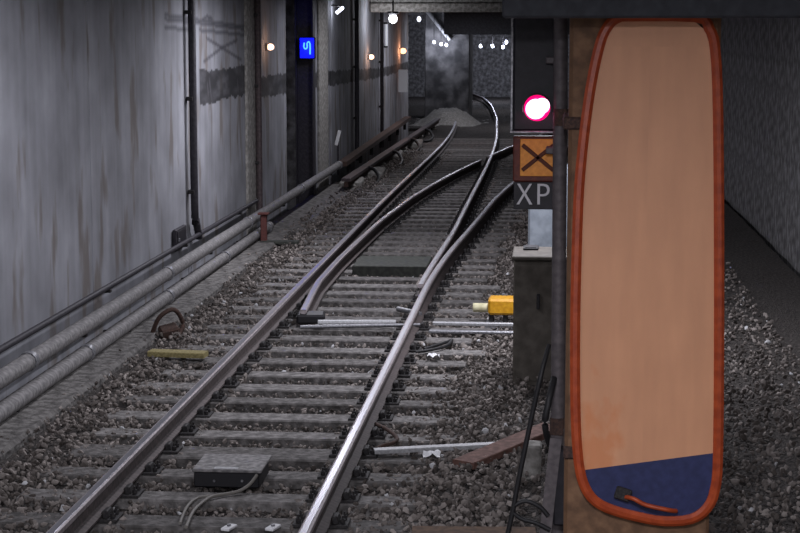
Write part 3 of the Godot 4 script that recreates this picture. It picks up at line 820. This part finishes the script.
func make_panel():
	var d := 9.7
	var o := base("framed_panel", "tall beige panel with dark blue foot in a rounded orange rim", "panel")
	var foot := Vector3(at_d(645, 300, d).x, -0.3, -d)
	o.position = foot
	var P := func(px: float, py: float, dd := 9.7) -> Vector3: return at_d(px, py, dd) - foot
	# housing body standing on the ground behind the face
	var a: Vector3 = P.call(566.5, 300)
	var b: Vector3 = P.call(722, 19.0)
	var st := mb(); box2(st, Vector3(a.x, 0.0, -0.02), Vector3(b.x, b.y + 0.05, -0.3), 0.02); build(st, "housing", M.housing, o)
	var left := [[622, 20.5], [614, 25], [607, 36], [602, 52], [597, 75], [592, 105], [587, 145], [583, 190], [581, 240], [579.5, 300], [579, 360], [579.5, 410], [581, 445], [584, 470], [589, 486], [598, 498], [614, 506], [640, 513], [665, 517]]
	var right := [[690, 515], [704, 505], [711, 488], [714, 450], [715, 300], [714, 120], [711, 50], [705, 30], [694, 21]]
	var line := []
	for q in left + right: line.append(P.call(q[0], q[1], 9.68))
	# face split at the colour break: beige above, blue below
	var y_l: float = P.call(584, 470, 9.68).y
	var y_r: float = P.call(714, 453, 9.68).y
	var poly := PackedVector2Array()
	for p in line: poly.append(Vector2(p.x, p.y))
	var xl: float = P.call(540, 300, 9.68).x
	var xr: float = P.call(760, 300, 9.68).x
	var cut_y := func(x: float) -> float: return lerpf(y_l, y_r, (x - P.call(584, 470, 9.68).x) / (P.call(714, 453, 9.68).x - P.call(584, 470, 9.68).x))
	var upper := PackedVector2Array([Vector2(xl, cut_y.call(xl)), Vector2(xr, cut_y.call(xr)), Vector2(xr, 5), Vector2(xl, 5)])
	var lower := PackedVector2Array([Vector2(xl, cut_y.call(xl)), Vector2(xr, cut_y.call(xr)), Vector2(xr, -2), Vector2(xl, -2)])
	var z: float = line[0].z
	for part in [[upper, "face", M.face, ""], [lower, "foot_band", M.blue_band, "dark blue band"]]:
		var g := Geometry2D.intersect_polygons(poly, part[0])
		var pts := []
		for v in g[0]: pts.append(Vector3(v.x, v.y, z))
		st = mb()
		face_uv = 3.2
		plate(st, pts, Vector3(0, 0, -0.03))
		face_uv = 0.0
		var fo := build(st, part[1], part[2], o)
		if part[3]: fo.set_meta("label", part[3])
	# rim: a rounded band around the face
	st = mb()
	var out := []
	var mid := Vector3.ZERO
	for p in line: mid += p
	mid /= line.size()
	var path := smooth_path(line + [line[0]], 3)
	path.pop_back()
	sweep(st, path, [Vector2(-0.006, -0.02), Vector2(0.045, -0.02), Vector2(0.05, 0.012), Vector2(0.034, 0.024), Vector2(0.012, 0.026), Vector2(-0.006, 0.012)], true, false, Vector3.BACK)
	build(st, "rim", M.rim, o)
	# latch and bent handle low on the blue band
	st = mb(); box(st, P.call(623, 494, 9.65), Vector3(0.09, 0.07, 0.03), Basis(Vector3.BACK, -0.3), 0.01); build(st, "latch", M.chair, o)
	st = mb(); tube(st, smooth_path([P.call(626, 497, 9.64), P.call(634, 499, 9.6), P.call(646, 505, 9.6), P.call(668, 510, 9.6), P.call(676, 511, 9.64)], 4), 0.013, 8); build(st, "handle", M.rim, o)

func make_right():
	# dark equipment cabinet with a pale lid
	var c := base("equipment_cabinet", "dark grey trackside cabinet with a pale top", "cabinet")
	var a := at_g(512.5, 387, -0.24)
	var d := -a.z
	var topy := at_d(513, 260, d).y
	c.position = Vector3(a.x + 0.3, a.y, a.z - 0.35)
	var h := topy - a.y
	var st := mb(); box2(st, Vector3(-0.3, 0, -0.35), Vector3(0.3, h, 0.35), 0.015); build(st, "body", M.cabinet, c)
	st = mb(); box2(st, Vector3(-0.315, h, -0.37), Vector3(0.315, h + 0.035, 0.37), 0.012); build(st, "lid", M.cabinet, c)
	st = mb(); box2(st, Vector3(-0.27, 0.06, 0.345), Vector3(0.27, h - 0.05, 0.358), 0.006); var door := build(st, "door", M.cabinet, c)
	st = mb(); box2(st, Vector3(-0.09, h * 0.62, 0.356), Vector3(-0.06, h * 0.74, 0.38), 0.005); build(st, "handle", M.black, door)
	for y in [0.2, 0.8]:
		st = mb(); tube(st, [Vector3(0.275, h * y, 0.355), Vector3(0.275, h * y + 0.1, 0.355)], 0.012, 8); build(st, "hinge", M.black, door)
	var bk := base("flat_device", "small flat black device on the pale cabinet top", "device")
	var bp := at_d(531, 249, d + 0.55)
	bk.position = Vector3(bp.x, a.y + h + 0.036, bp.z)
	st = mb(); box2(st, Vector3(-0.07, 0, -0.12), Vector3(0.07, 0.02, 0.12), 0.006); build(st, "body", M.black, bk)
	st = mb(); box2(st, Vector3(-0.05, 0.02, -0.09), Vector3(0.05, 0.026, 0.09), 0.002); build(st, "cover", M.signal_black, bk)
	# grey-blue cabinet behind
	var g := base("locker_cabinet", "pale blue grey locker standing behind the dark cabinet", "cabinet")
	var gx := at_d(528, 230, 19.0).x
	g.position = Vector3(gx + 0.4, -0.24, -19.3)
	st = mb(); box2(st, Vector3(-0.4, 0, -0.25), Vector3(0.4, 1.75, 0.25), 0.015); build(st, "body", M.grey_cabinet, g)
	for k in [-1, 1]:
		st = mb(); box2(st, Vector3(k * 0.195 - 0.19, 0.06, 0.245), Vector3(k * 0.195 + 0.19, 1.7, 0.262), 0.006); var dr := build(st, "door", M.grey_cabinet, g)
		st = mb(); box2(st, Vector3(k * 0.03 - 0.01, 0.85, 0.26), Vector3(k * 0.03 + 0.01, 1.0, 0.285), 0.004); build(st, "handle", M.chair, dr)
	# yellow point motor
	var m := base("point_motor", "yellow point motor with a cream cylinder beside the rails", "machine")
	var f := at_g(492, 323, -0.2)
	m.position = f
	var Q := func(px: float, py: float) -> Vector3: return at_d(px, py, -f.z) - f
	var p0: Vector3 = Q.call(488.5, 313)
	var p1: Vector3 = Q.call(522, 297.5)
	st = mb(); box2(st, Vector3(p0.x, p0.y, -0.15), Vector3(p1.x, p1.y, 0.15), 0.025); build(st, "casing", M.yellow, m)
	st = mb(); lathe(st, Q.call(473, 307.5), Vector3.RIGHT, [Vector2(0, 0), Vector2(0.045, 0), Vector2(0.05, 0.01), Vector2(0.05, 0.19), Vector2(0, 0.19)], 18); build(st, "cylinder", M.cream, m)
	for x in [492, 506, 520]:
		var q: Vector3 = Q.call(x, 316)
		st = mb(); box2(st, Vector3(q.x - 0.03, -0.05, -0.12), Vector3(q.x + 0.02, p0.y + 0.01, 0.12), 0.006); build(st, "leg", M.chair, m)
	st = mb(); box2(st, Vector3(p0.x - 0.05, -0.04, -0.18), Vector3(p1.x, 0.0, 0.18), 0.006); build(st, "base_plate", M.steel, m)
	# cables from the post to the ground
	var P := func(px: float, py: float, dd := 10.2) -> Vector3: return at_d(px, py, dd)
	var cb := base("hanging_cable", "black cable slanting from the signal post to the gravel", "cable")
	st = mb(); tube(st, smooth_path([P.call(549, 345, 10.3), P.call(541, 375), P.call(530, 425), P.call(519, 478), P.call(512, 515), P.call(505, 545)], 5), 0.015, 8); build(st, "cable", M.cable, cb)
	cb = base("hanging_cable", "short black cable beside the signal post at cabinet foot height", "cable")
	st = mb(); tube(st, smooth_path([P.call(554, 378, 10.3), P.call(549, 400), P.call(545, 425), P.call(550, 445, 10.3)], 5), 0.02, 8); build(st, "cable", M.cable, cb)
	cb = base("hanging_cable", "dark cable loop bridging the slanting cable and the post foot", "cable")
	st = mb(); tube(st, smooth_path([P.call(515, 505), P.call(526, 501), P.call(540, 507), P.call(548, 516)], 5), 0.014, 8)
	build(st, "cable", M.cable, cb)
	st = mb(); tube(st, smooth_path([P.call(512, 512), P.call(522, 519), P.call(536, 523), P.call(550, 530)], 5), 0.014, 8); build(st, "cable", M.cable, cb)
	# small grey block at the post
	var gb := base("small_block", "small upright grey block on the gravel by the signal post", "block")
	var q := at_g(532, 474, -0.2)
	gb.position = q
	st = mb(); box(st, Vector3(0, 0.1, 0), Vector3(0.13, 0.26, 0.2), Basis(Vector3.BACK, -0.06), 0.015); build(st, "block", M.pale_concrete, gb)
	# reddish plank and pale flat bar on the gravel
	ground_bar("wooden_plank", "reddish brown plank lying slantwise on the gravel", "plank", at_g(463, 461, -0.12), at_g(552, 424, -0.06), 0.19, 0.05, M.board)
	ground_bar("flat_bar", "long pale grey bar lying on the gravel beside the right rail", "bar", at_g(374, 449, -0.13), at_g(504, 442.5, -0.115), 0.09, 0.03, M.pale_metal)
	ground_bar("timber_baulk", "brown timber baulk lying on gravel at the signal foot", "timber", at_g(412, 531, -0.1), at_g(536, 532, -0.1), 0.24, 0.14, M.baulk)
	# bent cable at the right rail
	var lc := base("bent_cable", "pale brown cable bent into a loop against the right rail", "cable")
	lc.position = at_g(376, 449, -0.14)
	var o := lc.position
	st = mb(); tube(st, smooth_path([at_g(376, 424, -0.14) - o, at_g(388, 430, -0.12) - o, at_g(397, 438, -0.11) - o, at_g(393, 443, -0.12) - o, at_g(382, 446, -0.13) - o, Vector3.ZERO], 5), 0.016, 8); build(st, "cable", M.rust, lc)
	lc = base("bent_cable", "dark thin cable coiled beside the rail before the point rods", "cable")
	o = at_g(432, 346, -0.18)
	lc.position = o
	st = mb(); tube(st, smooth_path([at_g(416, 352, -0.17) - o, at_g(430, 350, -0.16) - o, at_g(446, 346, -0.16) - o, at_g(452, 340, -0.17) - o, at_g(444, 343, -0.17) - o, at_g(424, 349, -0.18) - o], 5), 0.016, 8); build(st, "cable", M.cable, lc)
	# litter
	for s in [[432, 456, 0.13, "crumpled white paper scrap by the pale bar on gravel"], [434, 357, 0.12, "crumpled white paper scrap near the coiled thin cable"]]:
		var w := base("paper_scrap", s[3], "litter")
		w.position = at_g(s[0], s[1], -0.15)
		st = mb()
		var g0 := []
		for i in 6:
			for j in 4: g0.append(Vector3((i / 5.0 - 0.5) * s[2] + rng.randf_range(-0.008, 0.008), rng.randf_range(0.004, 0.04), (j / 3.0 - 0.5) * 0.14))
		for i in 5:
			for j in 3:
				quad(st, g0[i * 4 + j], g0[i * 4 + j + 4], g0[i * 4 + j + 5], g0[i * 4 + j + 1], Vector3(0, -1, 0))
		build(st, "paper", M.litter, w)
func ground_bar(called: String, label: String, cat: String, a: Vector3, b: Vector3, wid: float, thick: float, m: Material):
	var o := base(called, label, cat)
	o.position = a
	var st := mb()
	sweep(st, [Vector3.ZERO, (b - a) * 0.5, b - a], [Vector2(-wid / 2, -thick), Vector2(wid / 2, -thick), Vector2(wid / 2, -0.006), Vector2(wid / 2 - 0.006, 0), Vector2(-wid / 2 + 0.006, 0), Vector2(-wid / 2, -0.006)])
	build(st, "bar", m, o)

func make_near_left():
	# control box between the rails
	var t := base("track_box", "grey lidded control box with black front between the rails", "box")
	var f := at_g(228, 488, -0.18)
	t.position = f
	var P := func(px: float, py: float, dd: float) -> Vector3: return at_d(px, py, dd) - f
	var d := -f.z
	var a: Vector3 = P.call(194, 487, d)
	var b: Vector3 = P.call(259, 473, d)
	var st := mb(); box2(st, Vector3(a.x, a.y, 0), Vector3(b.x, b.y, -0.42), 0.008); build(st, "body", M.black, t)
	st = mb(); box2(st, Vector3(a.x - 0.01, b.y, 0.015), Vector3(b.x + 0.02, b.y + 0.022, -0.44), 0.006); build(st, "lid", M.pipe, t)
	st = mb(); box2(st, Vector3(-0.1, b.y + 0.02, 0.0), Vector3(0.07, b.y + 0.026, -0.05), 0.002); build(st, "name_plate", M.pale_metal, t)
	for px in [214, 242]:
		var q: Vector3 = P.call(px, 481, d)
		st = mb(); lathe(st, Vector3(q.x, q.y, -0.005), Vector3.BACK, [Vector2(0, 0), Vector2(0.011, 0), Vector2(0.008, 0.012), Vector2(0, 0.012)], 8); build(st, "bolt", M.steel, t)
	st = mb(); box2(st, Vector3(a.x - 0.1, -0.06, 0.12), Vector3(b.x + 0.04, -0.02, 0.05), 0.006); build(st, "mounting_bar", M.chair, t)
	var c := base("box_cable", "pale twin cable curling from the grey control box over the sleepers", "cable")
	c.position = f
	st = mb()
	var G := func(px: float, py: float) -> Vector3: return at_g(px, py, -0.165) - f
	tube(st, smooth_path([P.call(257, 475, d - 0.03), P.call(249, 485, d - 0.1), G.call(236, 492), G.call(214, 496), G.call(203, 502), G.call(193, 512), G.call(186, 527)], 6), 0.012, 8)
	build(st, "cable", M.pale_cable, c); st = mb()
	tube(st, smooth_path([G.call(215, 496), G.call(198, 498), G.call(187, 507), G.call(180, 523)], 6), 0.011, 8)
	build(st, "cable", M.pale_cable, c)
	# two pale clips at the very bottom
	for px in [229, 273]:
		var k := base("rail_clip", "small pale metal clip on the sleeper before the control box", "clip", "pale clips on the sleeper")
		k.position = at_g(px, 529, -0.185)
		st = mb(); box(st, Vector3(0, 0.01, 0), Vector3(0.06, 0.02, 0.12), Basis(Vector3.UP, -0.3), 0.005); build(st, "plate", M.litter, k)
		st = mb(); lathe(st, Vector3(0, 0.018, 0), Vector3.UP, [Vector2(0.014, 0), Vector2(0.014, 0.014), Vector2(0, 0.014)], 6); build(st, "bolt", M.steel, k)
	ground_bar("yellowed_board", "yellowish weathered board on the gravel left of the rails", "board", at_g(150, 350, -0.1), at_g(206, 352, -0.1), 0.16, 0.05, M.yellow_board)
	# rusty tangle by the ledge
	var r := base("rusty_bracket", "rusty bent bracket lying by the pale ledge", "scrap")
	r.position = at_g(170, 338, -0.2)
	st = mb(); tube(st, smooth_path([Vector3(-0.2, 0, 0), Vector3(-0.1, 0.22, 0.05), Vector3(0.05, 0.3, 0), Vector3(0.12, 0.12, -0.1), Vector3(0.06, 0, 0.05)], 5), 0.024, 8); build(st, "bent_bar", M.rust, r)
	st = mb(); box(st, Vector3(-0.02, 0.06, -0.05), Vector3(0.2, 0.12, 0.16), Basis.from_euler(Vector3(0.3, 0.5, 0.2)), 0.02); build(st, "lug", M.rust, r)

func make_lights():
	var white := c8(244, 244, 255)
	# platform tubes behind and above the photographer
	for z in [4.5, 0.5, -4.0]:
		tube_lamp(Vector3(-0.1, 3.6, z), 33.0, white, "white fluorescent lamp over the platform", "platform lamps")
	# unseen tubes over the track; the farther ones are added to brighten the tunnel
	for s in [[7.0, 5.0], [14.0, 7.0], [23.0, 17.0], [31.0, 5.0], [35.3, 5.5], [49.0, 8.0], [57.0, 7.0], [66.0, 8.0], [80.0, 8.0]]:
		tube_lamp(Vector3(-2.9 if s[0] < 60.0 else -1.8, 3.6, -s[0]), s[1], white, "unseen white fluorescent lamp over the track", "unseen tunnel ceiling lamps")
	tube_lamp(Vector3(0.0, 3.6, -17.4), 21.0, white, "white fluorescent lamp over the trackside cabinets", "")

func _ready():
	rng.seed = 77
	cam = Camera3D.new()
	cam.name = "camera"
	cam.position = EYE
	cam.rotation_degrees = Vector3(-7.726, 4.993, 0)
	cam.fov = 2.0 * rad_to_deg(atan(266.5 / F))
	cam.near = 0.05; cam.far = 300.0
	add_child(cam)
	var e := Environment.new()
	e.background_mode = Environment.BG_COLOR
	e.background_color = Color.BLACK
	e.tonemap_mode = Environment.TONE_MAPPER_LINEAR
	e.tonemap_exposure = 1.0
	e.sdfgi_enabled = true; e.ssao_enabled = true; e.ssil_enabled = true
	var we := WorldEnvironment.new(); we.name = "world"; we.environment = e; add_child(we)
	make_materials()
	make_lights()
	make_shell()
	make_ballast()
	make_track()
	make_panel()
	make_signal()
	make_right()
	make_wall_things()
	make_near_left()
	make_far()
